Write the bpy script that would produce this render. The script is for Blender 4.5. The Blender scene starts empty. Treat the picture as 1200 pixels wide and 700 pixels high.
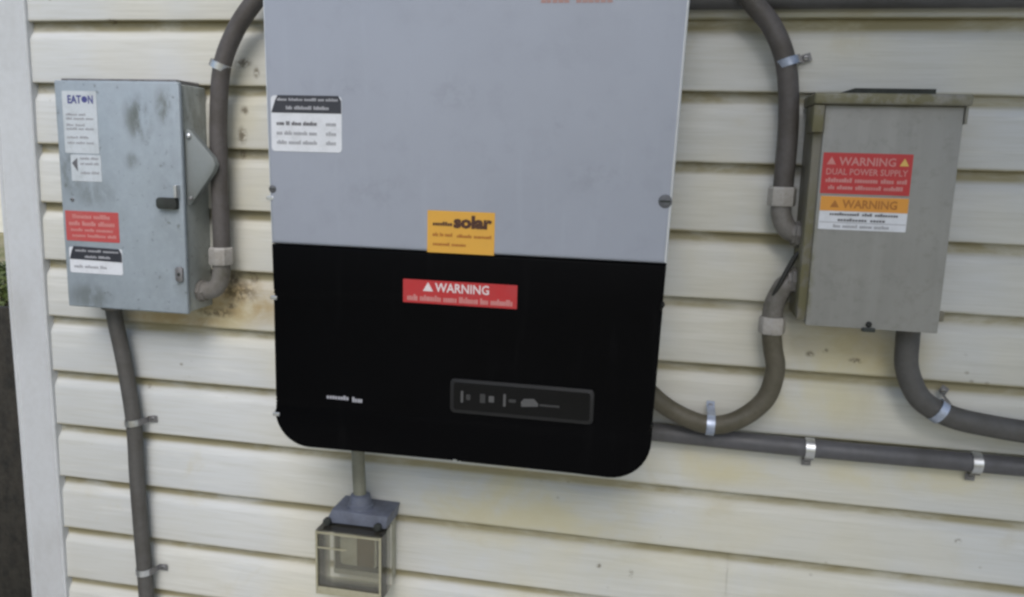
import bpy, bmesh, math, random
from mathutils import Vector, Matrix
random.seed(7)
sc = bpy.context.scene
COL = sc.collection

# ------------------------------------------------------------------ camera, sky, sun, exposure
cam = bpy.data.objects.new('camera', bpy.data.cameras.new('camera'))
COL.objects.link(cam)
cam.data.sensor_width = 36.0
cam.data.lens = 949.84 / 1200 * 36
cam.data.clip_start = 0.02
cam.data.clip_end = 2000
YAW, PITCH, ROLL = 0.191165, -0.172019, 0.028879
M = (Matrix.Rotation(YAW, 4, 'Z') @ Matrix.Rotation(PITCH, 4, 'X') @ Matrix.Rotation(math.pi / 2, 4, 'X')
     @ Matrix.Rotation(ROLL, 4, 'Z'))
M.translation = Vector((0, -1.25967, -0.19835))
cam.matrix_world = M
sc.camera = cam

SUN_EL, SUN_AZ = math.radians(47), math.radians(168)      # azimuth clockwise from +Y (the wall faces -Y)
world = bpy.data.worlds.new('World')
sc.world = world
world.use_nodes = True
wn = world.node_tree
sky = wn.nodes.new('ShaderNodeTexSky')
sky.sky_type = 'NISHITA'
sky.sun_disc = False
sky.sun_elevation = SUN_EL
sky.sun_rotation = SUN_AZ
sky.air_density = 1.0
sky.dust_density = 2.0
sky.ozone_density = 1.0
wn.links.new(sky.outputs[0], wn.nodes['Background'].inputs[0])
wn.nodes['Background'].inputs[1].default_value = 0.13
sl = bpy.data.lights.new('sun', 'SUN')
sl.energy = 1.5
sl.angle = math.radians(34)
sl.color = (1.0, 0.99, 0.98)
sun = bpy.data.objects.new('sun', sl)
COL.objects.link(sun)
sd = Vector((math.sin(SUN_AZ) * math.cos(SUN_EL), math.cos(SUN_AZ) * math.cos(SUN_EL), math.sin(SUN_EL)))
sun.rotation_euler = sd.to_track_quat('Z', 'Y').to_euler()
sun.location = (1, -4, 5)
vs = sc.view_settings
vs.view_transform = 'Standard'
vs.look = 'None'
vs.exposure = 0.39
vs.gamma = 1.0
vs.use_curve_mapping = False
sc.cycles.filter_width = 2.7
sc.cycles.max_bounces = 8
sc.cycles.transparent_max_bounces = 16

# ------------------------------------------------------------------ node helpers
class NT:
    def __init__(s, name, rough=0.5, metal=0.0, spec=0.5):
        s.m = bpy.data.materials.new(name)
        s.m.use_nodes = True
        s.t = s.m.node_tree
        s.b = s.t.nodes['Principled BSDF']
        s.b.inputs['Roughness'].default_value = rough
        s.b.inputs['Metallic'].default_value = metal
        s.b.inputs['Specular IOR Level'].default_value = spec
        s._pos = None
    def n(s, kind, **kw):
        x = s.t.nodes.new(kind)
        for k, v in kw.items():
            setattr(x, k, v)
        return x
    def put(s, sock, v):
        if isinstance(v, bpy.types.NodeSocket):
            s.t.links.new(v, sock)
        elif isinstance(v, (tuple, list)) and sock.type == 'RGBA' and len(v) == 3:
            sock.default_value = (*v, 1)
        else:
            sock.default_value = v
    def pos(s):                                        # place in the world, in metres
        if s._pos is None:
            s._pos = s.n('ShaderNodeNewGeometry').outputs['Position']
        return s._pos
    def math(s, op, a, b=0.0, c=0.0, clamp=False):
        x = s.n('ShaderNodeMath', operation=op, use_clamp=clamp)
        for i, v in enumerate((a, b, c)):
            s.put(x.inputs[i], v)
        return x.outputs[0]
    def scaled(s, sc3):
        x = s.n('ShaderNodeVectorMath', operation='MULTIPLY')
        s.put(x.inputs[0], s.pos())
        x.inputs[1].default_value = sc3
        return x.outputs[0]
    def noise(s, scale=(1, 1, 1), k=1.0, detail=4, rough=0.6, dist=0.0):
        x = s.n('ShaderNodeTexNoise')
        s.put(x.inputs['Vector'], s.scaled(scale))
        x.inputs['Scale'].default_value = k
        x.inputs['Detail'].default_value = detail
        x.inputs['Roughness'].default_value = rough
        x.inputs['Distortion'].default_value = dist
        return x.outputs['Fac']
    def ramp(s, v, lo, hi, a=0.0, b=1.0):
        x = s.n('ShaderNodeMapRange', interpolation_type='SMOOTHSTEP')
        for i, w in enumerate((v, lo, hi, a, b)):
            s.put(x.inputs[i], w)
        return x.outputs[0]
    def mix(s, f, a, b, mode='MIX'):
        x = s.n('ShaderNodeMix', data_type='RGBA', blend_type=mode)
        s.put(x.inputs['Factor'], f)
        s.put(x.inputs['A'], a)
        s.put(x.inputs['B'], b)
        return x.outputs['Result']
    def blob(s, x, z, rx, rz):                         # 1 inside an elliptic patch on the wall plane, 0 outside
        v = s.n('ShaderNodeVectorMath', operation='SUBTRACT')
        s.put(v.inputs[0], s.pos())
        v.inputs[1].default_value = (x, 0, z)
        w = s.n('ShaderNodeVectorMath', operation='MULTIPLY')
        s.put(w.inputs[0], v.outputs[0])
        w.inputs[1].default_value = (1 / rx, 0, 1 / rz)
        l = s.n('ShaderNodeVectorMath', operation='LENGTH')
        s.put(l.inputs[0], w.outputs[0])
        return s.ramp(l.outputs['Value'], 1.0, 0.2)
    def color(s, c):
        s.put(s.b.inputs['Base Color'], c)
        return s
    def rough(s, v):
        s.put(s.b.inputs['Roughness'], v)
        return s
    def bump(s, h, strength=0.3, dist=0.002):
        x = s.n('ShaderNodeBump')
        x.inputs['Strength'].default_value = strength
        x.inputs['Distance'].default_value = dist
        s.put(x.inputs['Height'], h)
        s.t.links.new(x.outputs[0], s.b.inputs['Normal'])
        return s

def soiled(name, base, dirt, rough=0.5, metal=0.0, amount=0.5, k=14, stretch=(1, 1, 1), spec=0.5, bump=0.15):
    t = NT(name, rough, metal, spec)
    a = t.ramp(t.noise(stretch, k, 6, 0.65), 0.42, 0.75, 0, amount)
    b = t.ramp(t.noise((1, 1, 1), k * 9, 3, 0.6), 0.35, 0.7, -0.0, amount * 0.35)
    c = t.mix(a, base, dirt)
    c = t.mix(b, c, dirt)
    t.color(c)
    t.rough(t.ramp(t.noise((1, 1, 1), k * 2.3, 4), 0.3, 0.7, rough * 0.85, min(1, rough * 1.2)))
    t.bump(t.noise((1, 1, 1), 260, 3), bump, 0.0006)
    return t.m

S = 0.1016                                               # height of one siding course
MAT = {}
def siding_material(name, side=False):
    t = NT(name, 0.55, 0, 0.35)
    base = (0.545, 0.535, 0.475)
    cool = (0.52, 0.535, 0.535)
    c = t.mix(t.ramp(t.noise((1, 1, 1), 2.3, 3), 0.38, 0.62), base, cool)
    if not side:
        c = t.mix(t.math('MULTIPLY', t.blob(-1.0, -0.75, 0.30, 0.60), 0.75), c, (0.455, 0.475, 0.48))  # shade of the lower left put into the siding colour
    streak = t.ramp(t.noise((1.4, 1.4, 26), 5.0, 5, 0.62), 0.40, 0.72, 0, 0.28)
    c = t.mix(streak, c, (0.40, 0.395, 0.34))
    pale = t.ramp(t.noise((1.1, 1.1, 15), 4.0, 5, 0.6), 0.52, 0.74, 0, 0.45)
    c = t.mix(pale, c, (0.64, 0.645, 0.62))
    grain = t.noise((3, 3, 85), 4.0, 4, 0.6)
    c = t.mix(t.ramp(grain, 0.45, 0.75, 0, 0.22), c, (0.36, 0.36, 0.31))
    # yellowed film of algae and dust, in patches of its own shape
    patch = t.noise((1, 1, 1), 6.5, 6, 0.62, 0.5)
    soft = t.ramp(patch, 0.30, 0.62)
    if not side:
        zones = [(-0.79, -0.485, 0.20, 0.060, 0.85), (0.27, -0.475, 0.18, 0.07, 0.95), (-0.20, -0.765, 0.34, 0.13, 0.85),
                 (0.11, -0.665, 0.18, 0.045, 0.8), (0.38, -0.655, 0.24, 0.04, 0.8), (-0.70, -0.20, 0.06, 0.20, 0.35),
                 (0.10, 0.0, 0.22, 0.022, 0.7), (0.09, -0.33, 0.12, 0.20, 0.28), (0.23, -0.54, 0.14, 0.07, 0.75),
                 (-0.58, -0.52, 0.16, 0.13, 0.25), (-0.53, -1.0, 0.22, 0.07, 0.3), (-0.05, -0.86, 0.75, 0.28, 0.30)]
        tot = None
        for x, z, rx, rz, k in zones:
            v = t.math('MULTIPLY', t.blob(x, z, rx, rz), k)
            tot = v if tot is None else t.math('MAXIMUM', tot, v)
        f = t.math('MULTIPLY', tot, soft)
        c = t.mix(f, c, (0.53, 0.485, 0.31))
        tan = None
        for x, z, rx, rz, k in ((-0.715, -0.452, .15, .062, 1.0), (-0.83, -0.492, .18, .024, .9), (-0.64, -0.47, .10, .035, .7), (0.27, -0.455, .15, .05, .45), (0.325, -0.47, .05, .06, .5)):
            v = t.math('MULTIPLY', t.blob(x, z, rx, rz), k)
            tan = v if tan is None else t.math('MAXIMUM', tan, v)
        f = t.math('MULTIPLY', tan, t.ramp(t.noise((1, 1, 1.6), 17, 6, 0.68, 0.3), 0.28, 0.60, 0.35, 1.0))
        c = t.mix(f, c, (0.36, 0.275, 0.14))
    gen = t.ramp(patch, 0.56, 0.74, 0, 0.40)
    c = t.mix(gen, c, (0.45, 0.405, 0.27))
    # patchy olive algae along the laps, darkened to paint in their shadow bands
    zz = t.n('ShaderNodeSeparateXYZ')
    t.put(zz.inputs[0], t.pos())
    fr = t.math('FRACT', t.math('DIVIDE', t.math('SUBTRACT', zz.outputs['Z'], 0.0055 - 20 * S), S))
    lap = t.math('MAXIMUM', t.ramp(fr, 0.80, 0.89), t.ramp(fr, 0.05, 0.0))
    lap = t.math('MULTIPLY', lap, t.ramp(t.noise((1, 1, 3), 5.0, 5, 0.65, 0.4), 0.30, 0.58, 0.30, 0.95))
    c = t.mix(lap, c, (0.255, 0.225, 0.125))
    # small dark mildew flecks
    v = t.n('ShaderNodeTexVoronoi', feature='F1')
    t.put(v.inputs['Vector'], t.scaled((1, 1, 1.3)))
    v.inputs['Scale'].default_value = 46
    fl = t.ramp(v.outputs['Distance'], 0.20, 0.09)
    fl = t.math('MULTIPLY', fl, t.ramp(t.noise((1, 1, 1), 9, 3), 0.60, 0.68))
    c = t.mix(t.math('MULTIPLY', fl, 0.55), c, (0.13, 0.10, 0.05))
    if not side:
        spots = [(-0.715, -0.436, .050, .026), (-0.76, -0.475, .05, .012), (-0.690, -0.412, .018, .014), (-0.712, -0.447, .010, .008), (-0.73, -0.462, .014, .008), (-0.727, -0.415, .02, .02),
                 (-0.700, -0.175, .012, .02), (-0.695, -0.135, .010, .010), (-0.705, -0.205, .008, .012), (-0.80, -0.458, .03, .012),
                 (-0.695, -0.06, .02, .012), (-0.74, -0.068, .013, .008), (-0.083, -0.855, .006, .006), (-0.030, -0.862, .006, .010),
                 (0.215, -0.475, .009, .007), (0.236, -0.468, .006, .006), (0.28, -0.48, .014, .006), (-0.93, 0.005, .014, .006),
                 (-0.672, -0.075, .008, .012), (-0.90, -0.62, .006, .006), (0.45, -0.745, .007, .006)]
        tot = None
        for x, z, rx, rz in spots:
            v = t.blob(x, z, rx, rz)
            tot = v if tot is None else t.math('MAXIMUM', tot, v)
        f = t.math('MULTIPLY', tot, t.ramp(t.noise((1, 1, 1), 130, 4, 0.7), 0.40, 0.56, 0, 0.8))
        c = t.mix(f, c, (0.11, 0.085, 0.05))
    t.color(c)
    t.rough(t.ramp(patch, 0.3, 0.7, 0.48, 0.72))
    t.bump(t.math('ADD', grain, t.math('MULTIPLY', t.noise((1, 1, 1), 300, 2), 0.3)), 0.35, 0.0008)
    return t.m

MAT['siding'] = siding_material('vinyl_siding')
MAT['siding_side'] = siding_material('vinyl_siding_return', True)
MAT['lip'] = soiled('algae_stained_lip', (0.34, 0.32, 0.20), (0.20, 0.19, 0.10), 0.8, 0, 0.8, 9, (1, 1, 1))
MAT['trim'] = soiled('white_trim', (0.50, 0.52, 0.54), (0.34, 0.34, 0.33), 0.5, 0, 0.42, 10, (1, 1, .5))
MAT['concrete'] = soiled('concrete', (0.33, 0.32, 0.30), (0.17, 0.16, 0.14), 0.9, 0, 0.7, 6)

def box_grey(name, base, dark, smears):
    t = NT(name, 0.42, 0.15, 0.5)
    c = t.mix(t.ramp(t.noise((1, 1, .35), 7, 5, 0.65), 0.35, 0.68), base, tuple(v * 0.83 for v in base))
    c = t.mix(t.ramp(t.noise((1, 1, 1), 55, 5, 0.7), 0.42, 0.66, 0, 0.28), c, tuple(v * 1.2 for v in base))
    tot = None
    for x, z, rx, rz, k in smears:
        v = t.math('MULTIPLY', t.blob(x, z, rx, rz), k)
        tot = v if tot is None else t.math('MAXIMUM', tot, v)
    f = t.math('MULTIPLY', tot, t.ramp(t.noise((1, 1, .45), 42, 5, 0.65), 0.36, 0.60))
    c = t.mix(f, c, dark)
    sp = t.ramp(t.noise((1, 1, 1), 90, 3, 0.6), 0.62, 0.72, 0, 0.5)
    c = t.mix(sp, c, dark)
    t.color(c)
    t.rough(t.ramp(t.noise((1, 1, 1), 20, 4), 0.3, 0.7, 0.34, 0.58))
    t.bump(t.noise((1, 1, 1), 200, 3), 0.12, 0.0006)
    return t.m

MAT['switch_grey'] = box_grey('blue_grey_enamel', (0.30, 0.345, 0.385), (0.09, 0.10, 0.085),
    [(-0.835, -0.155, .035, .05, .85), (-0.785, -0.135, .03, .04, .8), (-0.96, -0.24, .05, .05, .6), (-0.92, -0.275, .05, .03, .5),
     (-0.985, -0.20, .02, .08, .55), (-0.94, -0.445, .06, .03, .5), (-0.85, -0.22, .02, .02, .5), (-0.77, -0.41, .02, .03, .5)])
MAT['switch_side'] = box_grey('grey_green_enamel', (0.36, 0.39, 0.385), (0.12, 0.125, 0.09), [(-0.76, -0.15, .1, .1, .5)])

def breaker_grey(name, base, moss_amount):
    t = NT(name, 0.5, 0.1, 0.4)
    c = t.mix(t.ramp(t.noise((38, 38, 1.5), 1.0, 5, 0.6), 0.38, 0.66), base, tuple(v * 0.91 for v in base))
    c = t.mix(t.ramp(t.noise((1, 1, 1), 8, 5, 0.6), 0.45, 0.7, 0, .35), c, tuple(v * 1.18 for v in base))
    c = t.mix(t.ramp(t.noise((1, 1, 1), 75, 4, 0.65), 0.5, 0.7, 0, .16), c, (0.085, 0.08, 0.065))
    z = t.blob(0.175, -0.12, 0.028, 0.06)
    z2 = t.blob(0.185, -0.36, 0.014, 0.16)
    z3 = t.blob(0.27, -0.108, 0.16, 0.016)
    tot = t.math('MAXIMUM', t.math('MAXIMUM', z, z2), z3)
    f = t.math('MULTIPLY', t.math('ADD', tot, moss_amount), t.ramp(t.noise((1, 1, 1), 40, 6, 0.7), 0.36, 0.60))
    c = t.mix(t.math('MINIMUM', f, 0.8), c, (0.12, 0.112, 0.05))
    t.color(c)
    t.bump(t.noise((1, 1, 1), 180, 4), 0.2, 0.0008)
    return t.m
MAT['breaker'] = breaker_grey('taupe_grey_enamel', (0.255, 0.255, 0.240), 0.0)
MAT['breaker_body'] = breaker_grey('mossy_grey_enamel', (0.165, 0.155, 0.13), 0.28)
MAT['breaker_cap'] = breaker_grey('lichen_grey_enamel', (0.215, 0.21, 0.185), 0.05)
MAT['black_slot'] = soiled('black_gasket', (0.02, 0.022, 0.02), (0.04, 0.05, 0.04), 0.8, 0, 0.5, 20)

def inverter_material(name, base, rough, mottled, spec=0.5):
    t = NT(name, rough, 0.0, spec)
    c = t.mix(t.ramp(t.noise((1, 1, 1), 5, 5, 0.6), 0.35, 0.7, 0, mottled), base, tuple(v * 0.8 for v in base))
    c = t.mix(t.ramp(t.noise((1, 1, 1), 24, 5, 0.65), 0.5, 0.72, 0, mottled * .7), c, tuple(v * 0.75 for v in base))
    c = t.mix(t.ramp(t.noise((9, 9, 1), 6, 4, 0.6), 0.55, 0.75, 0, mottled * .6), c, tuple(min(1, v * 1.15 + .004) for v in base))
    if base[0] > 0.25 and base[0] < 0.4:
        for x, z, rx, rz in ((-0.29, -0.12, .05, .03), (-0.15, -0.15, .012, .03), (-0.44, -0.11, .04, .02), (-0.10, -0.22, .06, .03), (-0.40, -0.25, .07, .03)):
            f = t.math('MULTIPLY', t.blob(x, z, rx, rz), t.ramp(t.noise((1, 1, 1), 50, 5, 0.7), 0.42, 0.62, 0, 0.28))
            c = t.mix(f, c, tuple(v * 0.65 for v in base))
    t.color(c)
    t.rough(t.ramp(t.noise((1, 1, 1), 12, 4), 0.3, 0.7, rough * .9, min(1, rough * 1.15)))
    t.bump(t.noise((1, 1, 1), 420, 2), 0.18, 0.0005)
    return t.m
MAT['inv_grey'] = inverter_material('powder_coat_grey', (0.302, 0.326, 0.384), 0.36, 0.28)
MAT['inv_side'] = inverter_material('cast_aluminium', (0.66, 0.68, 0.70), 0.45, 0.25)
MAT['inv_black'] = inverter_material('black_plastic', (0.0018, 0.0018, 0.0022), 0.50, 0.5, 0.05)
MAT['panel_black'] = inverter_material('display_panel_black', (0.0065, 0.0065, 0.0065), 0.45, 0.3, 0.12)
MAT['panel_rim'] = inverter_material('display_rim', (0.017, 0.017, 0.0175), 0.45, 0.3, 0.2)
MAT['icon_grey'] = inverter_material('icon_grey', (0.085, 0.085, 0.085), 0.5, 0.5, .2)
MAT['icon_dim'] = inverter_material('icon_dim_grey', (0.042, 0.042, 0.042), 0.5, 0.5, .2)
MAT['name_grey'] = inverter_material('name_print_grey', (0.30, 0.30, 0.33), 0.5, 0.4)

MAT['flex_brown'] = soiled('weathered_brown_grey_conduit', (0.086, 0.078, 0.076), (0.045, 0.038, 0.028), 0.6, 0, 0.7, 16)
MAT['flex_olive'] = soiled('weathered_olive_grey_conduit', (0.088, 0.078, 0.055), (0.045, 0.04, 0.02), 0.6, 0, 0.7, 16)
MAT['flex_grey'] = soiled('weathered_grey_conduit', (0.075, 0.073, 0.070), (0.04, 0.036, 0.028), 0.6, 0, 0.6, 16)
MAT['pvc_dark'] = soiled('dark_grey_pvc', (0.085, 0.085, 0.092), (0.045, 0.042, 0.038), 0.55, 0, 0.55, 12)
MAT['emt_grey'] = soiled('grey_green_pvc', (0.20, 0.20, 0.155), (0.11, 0.105, 0.075), 0.6, 0, 0.5, 20)
MAT['fitting'] = soiled('pale_grey_fitting', (0.36, 0.345, 0.325), (0.17, 0.15, 0.12), 0.55, 0, 0.6, 26)
MAT['fitting_dark'] = soiled('grimy_fitting', (0.17, 0.16, 0.15), (0.07, 0.065, 0.045), 0.6, 0, 0.8, 30)
MAT['hub_blue'] = soiled('blue_grey_hub', (0.13, 0.145, 0.19), (0.06, 0.065, 0.08), 0.55, 0, 0.6, 30)
MAT['zinc'] = soiled('galvanised_strap', (0.62, 0.64, 0.66), (0.30, 0.29, 0.27), 0.35, 0.85, 0.5, 40)
MAT['zinc_dull'] = soiled('dull_strap_ear', (0.22, 0.22, 0.23), (0.11, 0.09, 0.06), 0.55, 0.6, 0.6, 40)
MAT['zinc_blue'] = soiled('bluish_strap', (0.42, 0.47, 0.57), (0.10, 0.13, 0.2), 0.45, 0.6, 0.6, 40)
MAT['screw'] = soiled('steel_screw', (0.33, 0.33, 0.34), (0.14, 0.13, 0.11), 0.4, 0.8, 0.5, 60)
MAT['screw_dark'] = soiled('dull_grey_screw', (0.11, 0.115, 0.125), (0.05, 0.05, 0.05), 0.6, 0.2, 0.5, 60)
MAT['wire'] = soiled('black_wire', (0.014, 0.014, 0.013), (0.03, 0.03, 0.02), 0.6, 0, 0.5, 40)
MAT['handle'] = soiled('grey_green_handle', (0.20, 0.22, 0.22), (0.16, 0.17, 0.16), 0.5, 0.2, 0.5, 22)

def flat(name, c, rough=0.5, wear=0.25, dirt=(0.2, 0.2, 0.19), k=38):
    return soiled(name, c, dirt, rough, 0, wear, k, bump=0.06)
MAT['st_white'] = flat('white_vinyl_label', (0.62, 0.64, 0.68), .45, .35, (0.36, 0.37, 0.38))
MAT['st_faded'] = flat('faded_white_label', (0.50, 0.54, 0.58), .5, .6, (0.33, 0.36, 0.37), 30)
MAT['st_red'] = flat('red_vinyl_label', (0.42, 0.022, 0.026), .45, .3, (0.30, 0.05, 0.05))
MAT['st_red_faded'] = flat('sun_faded_red_label', (0.42, 0.060, 0.060), .5, .45, (0.38, 0.13, 0.12))
MAT['st_orange'] = flat('orange_vinyl_label', (0.62, 0.27, 0.035), .45, .25, (0.48, 0.22, 0.05))
MAT['st_amber'] = flat('amber_vinyl_label', (0.62, 0.33, 0.045), .45, .25, (0.48, 0.27, 0.06))
MAT['st_black'] = flat('black_label_band', (0.025, 0.027, 0.036), .45, .3, (0.07, 0.07, 0.08))
MAT['ink_dark'] = flat('dark_ink', (0.10, 0.10, 0.11), .5, .35, (0.16, 0.16, 0.17))
MAT['ink_grey'] = flat('faded_grey_ink', (0.30, 0.305, 0.33), .5, .5, (0.36, 0.37, 0.39))
MAT['ink_blue'] = flat('blue_ink', (0.045, 0.05, 0.20), .5, .4, (0.2, 0.2, 0.3))
MAT['ink_white'] = flat('white_ink', (0.66, 0.60, 0.60), .5, .35, (0.5, 0.3, 0.3))
MAT['ink_pink'] = flat('pinkish_faded_ink', (0.50, 0.21, 0.20), .5, .5, (0.46, 0.12, 0.1))
MAT['ink_brown'] = flat('dark_brown_ink', (0.055, 0.018, 0.010), .5, .25, (0.12, 0.06, 0.02))
MAT['ink_rust'] = flat('rust_ink', (0.33, 0.12, 0.015), .5, .3, (0.5, 0.22, 0.04))
MAT['ink_yellow'] = flat('yellow_ink', (0.62, 0.42, 0.10), .5, .3, (0.5, 0.2, 0.1))
MAT['ink_logo'] = flat('brick_red_print', (0.36, 0.20, 0.18), .5, .4, (0.33, 0.30, 0.32))
MAT['device'] = flat('beige_receptacle', (0.34, 0.335, 0.27), .5, .4, (0.2, 0.18, 0.1))
MAT['device_dark'] = flat('brown_receptacle_face', (0.10, 0.075, 0.03), .5, .4, (0.05, 0.04, 0.02))
MAT['obox'] = flat('olive_grey_backbox', (0.085, 0.082, 0.05), .6, .5, (0.04, 0.038, 0.022))

def clear_plastic():
    m = bpy.data.materials.new('scratched_clear_plastic')
    m.use_nodes = True
    t = m.node_tree
    for x in list(t.nodes):
        t.nodes.remove(x)
    o = t.nodes.new('ShaderNodeOutputMaterial')
    tr = t.nodes.new('ShaderNodeBsdfTransparent'); tr.inputs[0].default_value = (0.985, 0.98, 0.94, 1)
    gl = t.nodes.new('ShaderNodeBsdfGlossy'); gl.inputs['Roughness'].default_value = 0.08
    df = t.nodes.new('ShaderNodeBsdfDiffuse'); df.inputs[0].default_value = (0.50, 0.48, 0.40, 1)
    fr = t.nodes.new('ShaderNodeFresnel'); fr.inputs[0].default_value = 1.5
    nz = t.nodes.new('ShaderNodeTexNoise'); nz.inputs['Scale'].default_value = 60; nz.inputs['Detail'].default_value = 5
    mr = t.nodes.new('ShaderNodeMapRange')
    for i, v in enumerate((0, 0.40, 0.75, 0.03, 0.14)):
        if i: mr.inputs[i].default_value = v
    t.links.new(nz.outputs['Fac'], mr.inputs[0])
    m1 = t.nodes.new('ShaderNodeMixShader'); m2 = t.nodes.new('ShaderNodeMixShader')
    t.links.new(mr.outputs[0], m1.inputs[0]); t.links.new(tr.outputs[0], m1.inputs[1]); t.links.new(df.outputs[0], m1.inputs[2])
    t.links.new(fr.outputs[0], m2.inputs[0]); t.links.new(m1.outputs[0], m2.inputs[1]); t.links.new(gl.outputs[0], m2.inputs[2])
    t.links.new(m2.outputs[0], o.inputs[0])
    return m
MAT['clear'] = clear_plastic()
MAT['edge_plastic'] = flat('yellowed_plastic_edge', (0.33, 0.31, 0.22), .3, .5, (0.22, 0.21, 0.13))

# ------------------------------------------------------------------ object helpers
def thing(name, label, cat, loc, group=None):
    o = bpy.data.objects.new(name, None)
    COL.objects.link(o)
    o.empty_display_size = 0.05
    o.location = loc
    o['label'] = label
    o['category'] = cat
    if group:
        o['group'] = group
    return o

def origin(o):
    v = Vector((0, 0, 0))
    while o is not None:
        v += o.location
        o = o.parent
    return v

def link(name, bm, mat, parent=None, smooth=None):
    """bm is given in world places; the mesh is stored relative to its parent."""
    me = bpy.data.meshes.new(name)
    if parent is not None:
        bmesh.ops.translate(bm, verts=bm.verts, vec=-origin(parent))
    bmesh.ops.recalc_face_normals(bm, faces=bm.faces)
    if smooth is not None:
        for f in bm.faces:
            f.smooth = True
        for e in bm.edges:
            if len(e.link_faces) == 2 and e.calc_face_angle(0) > math.radians(smooth):
                e.smooth = False
    bm.to_mesh(me)
    bm.free()
    me.materials.append(MAT[mat] if isinstance(mat, str) else mat)
    o = bpy.data.objects.new(name, me)
    COL.objects.link(o)
    o.parent = parent
    return o

def bm_box(x0, x1, y0, y1, z0, z1, bev=0.0, seg=2, bm=None):
    b = bmesh.new()
    bmesh.ops.create_cube(b, size=1)
    for v in b.verts:
        v.co = Vector(((x0 + x1) / 2 + v.co.x * (x1 - x0), (y0 + y1) / 2 + v.co.y * (y1 - y0), (z0 + z1) / 2 + v.co.z * (z1 - z0)))
    if bev > 0:
        bmesh.ops.bevel(b, geom=b.edges[:], offset=bev, segments=seg, profile=0.5, affect='EDGES')
    if bm is None:
        return b
    me = bpy.data.meshes.new('tmp')
    b.to_mesh(me); b.free()
    bm.from_mesh(me)
    bpy.data.meshes.remove(me)
    return bm

def bm_prism(outline, y0, y1, bev=0.0, seg=2):
    """outline in (x, z); extruded from depth y0 (front) to y1 (back)."""
    b = bmesh.new()
    front = [b.verts.new((x, y0, z)) for x, z in outline]
    back = [b.verts.new((x, y1, z)) for x, z in outline]
    ff = b.faces.new(front)
    b.faces.new(list(reversed(back)))
    n = len(outline)
    for i in range(n):
        b.faces.new((front[i], back[i], back[(i + 1) % n], front[(i + 1) % n]))
    if bev > 0:
        b.edges.ensure_lookup_table()
        bmesh.ops.bevel(b, geom=list(ff.edges), offset=bev, segments=seg, profile=0.5, affect='EDGES')
    return b

def smooth_path(pts, n=10):
    P = [Vector(p) for p in pts]
    P = [P[0] * 2 - P[1]] + P + [P[-1] * 2 - P[-2]]
    out = []
    for i in range(1, len(P) - 2):
        a, b, c, d = P[i - 1:i + 3]
        for k in range(n):
            t = k / n
            out.append(0.5 * ((2 * b) + (c - a) * t + (2 * a - 5 * b + 4 * c - d) * t * t + (3 * b - a - 3 * c + d) * t ** 3))
    out.append(P[-2])
    return out

def bm_tube(path, r, seg=20, bm=None, radii=None, wob=0.0):
    b = bm or bmesh.new()
    up = Vector((0, 1, 0))
    rings = []
    n = len(path)
    for i, p in enumerate(path):
        p = Vector(p)
        t = (Vector(path[min(i + 1, n - 1)]) - Vector(path[max(i - 1, 0)])).normalized()
        u = up - t * up.dot(t)
        if u.length < 1e-3:
            u = Vector((1, 0, 0)) - t * t.x
        u.normalize()
        w = t.cross(u)
        rr = radii[i] if radii else r
        rings.append([b.verts.new(p + (u * math.cos(a) + w * math.sin(a)) * rr) for a in [2 * math.pi * k / seg for k in range(seg)]])
    for i in range(n - 1):
        for k in range(seg):
            b.faces.new((rings[i][k], rings[i][(k + 1) % seg], rings[i + 1][(k + 1) % seg], rings[i + 1][k]))
    b.faces.new(rings[0][::-1])
    b.faces.new(rings[-1])
    return b

def bm_lathe(c, axis, prof, seg=20, bm=None):
    """prof: (along axis, radius) pairs from c."""
    axis = Vector(axis).normalized()
    return bm_tube([Vector(c) + axis * max(a, 0) + axis * min(a, 0) for a, _ in prof], 1, seg, bm, [r for _, r in prof])

def rounded(x0, x1, z0, z1, r, n=5):
    pts = []
    for cx, cz, a0 in ((x1 - r, z1 - r, 0), (x0 + r, z1 - r, 90), (x0 + r, z0 + r, 180), (x1 - r, z0 + r, 270)):
        for k in range(n + 1):
            a = math.radians(a0 + 90 * k / n)
            pts.append((cx + r * math.cos(a), cz + r * math.sin(a)))
    return pts

def screw(parent, x, y, z, r=0.005, name='screw', mat='screw'):
    b = bm_lathe((x, y + 0.002, z), (0, -1, 0), [(0, r), (0.0025, r), (0.0040, r * 0.72), (0.0042, r * 0.3)], 14)
    o = link(name, b, mat, parent, 40)
    s = bm_box(x - r * 0.75, x + r * 0.75, y - 0.0026, y - 0.0008, z - r * 0.13, z + r * 0.13)
    link('slot', s, 'black_slot', o)
    return o

def text_mesh(txt, size, bold=0.0):
    cu = bpy.data.curves.new('t', 'FONT')
    cu.body = txt
    cu.size = size
    cu.offset = bold
    cu.resolution_u = 2
    cu.fill_mode = 'BOTH'
    cu.extrude = 0.00012
    o = bpy.data.objects.new('t', cu)
    COL.objects.link(o)
    dg = bpy.context.evaluated_depsgraph_get()
    dg.update()
    me = bpy.data.meshes.new_from_object(o.evaluated_get(dg))
    bpy.data.objects.remove(o)
    bpy.data.curves.remove(cu)
    return me

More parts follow.
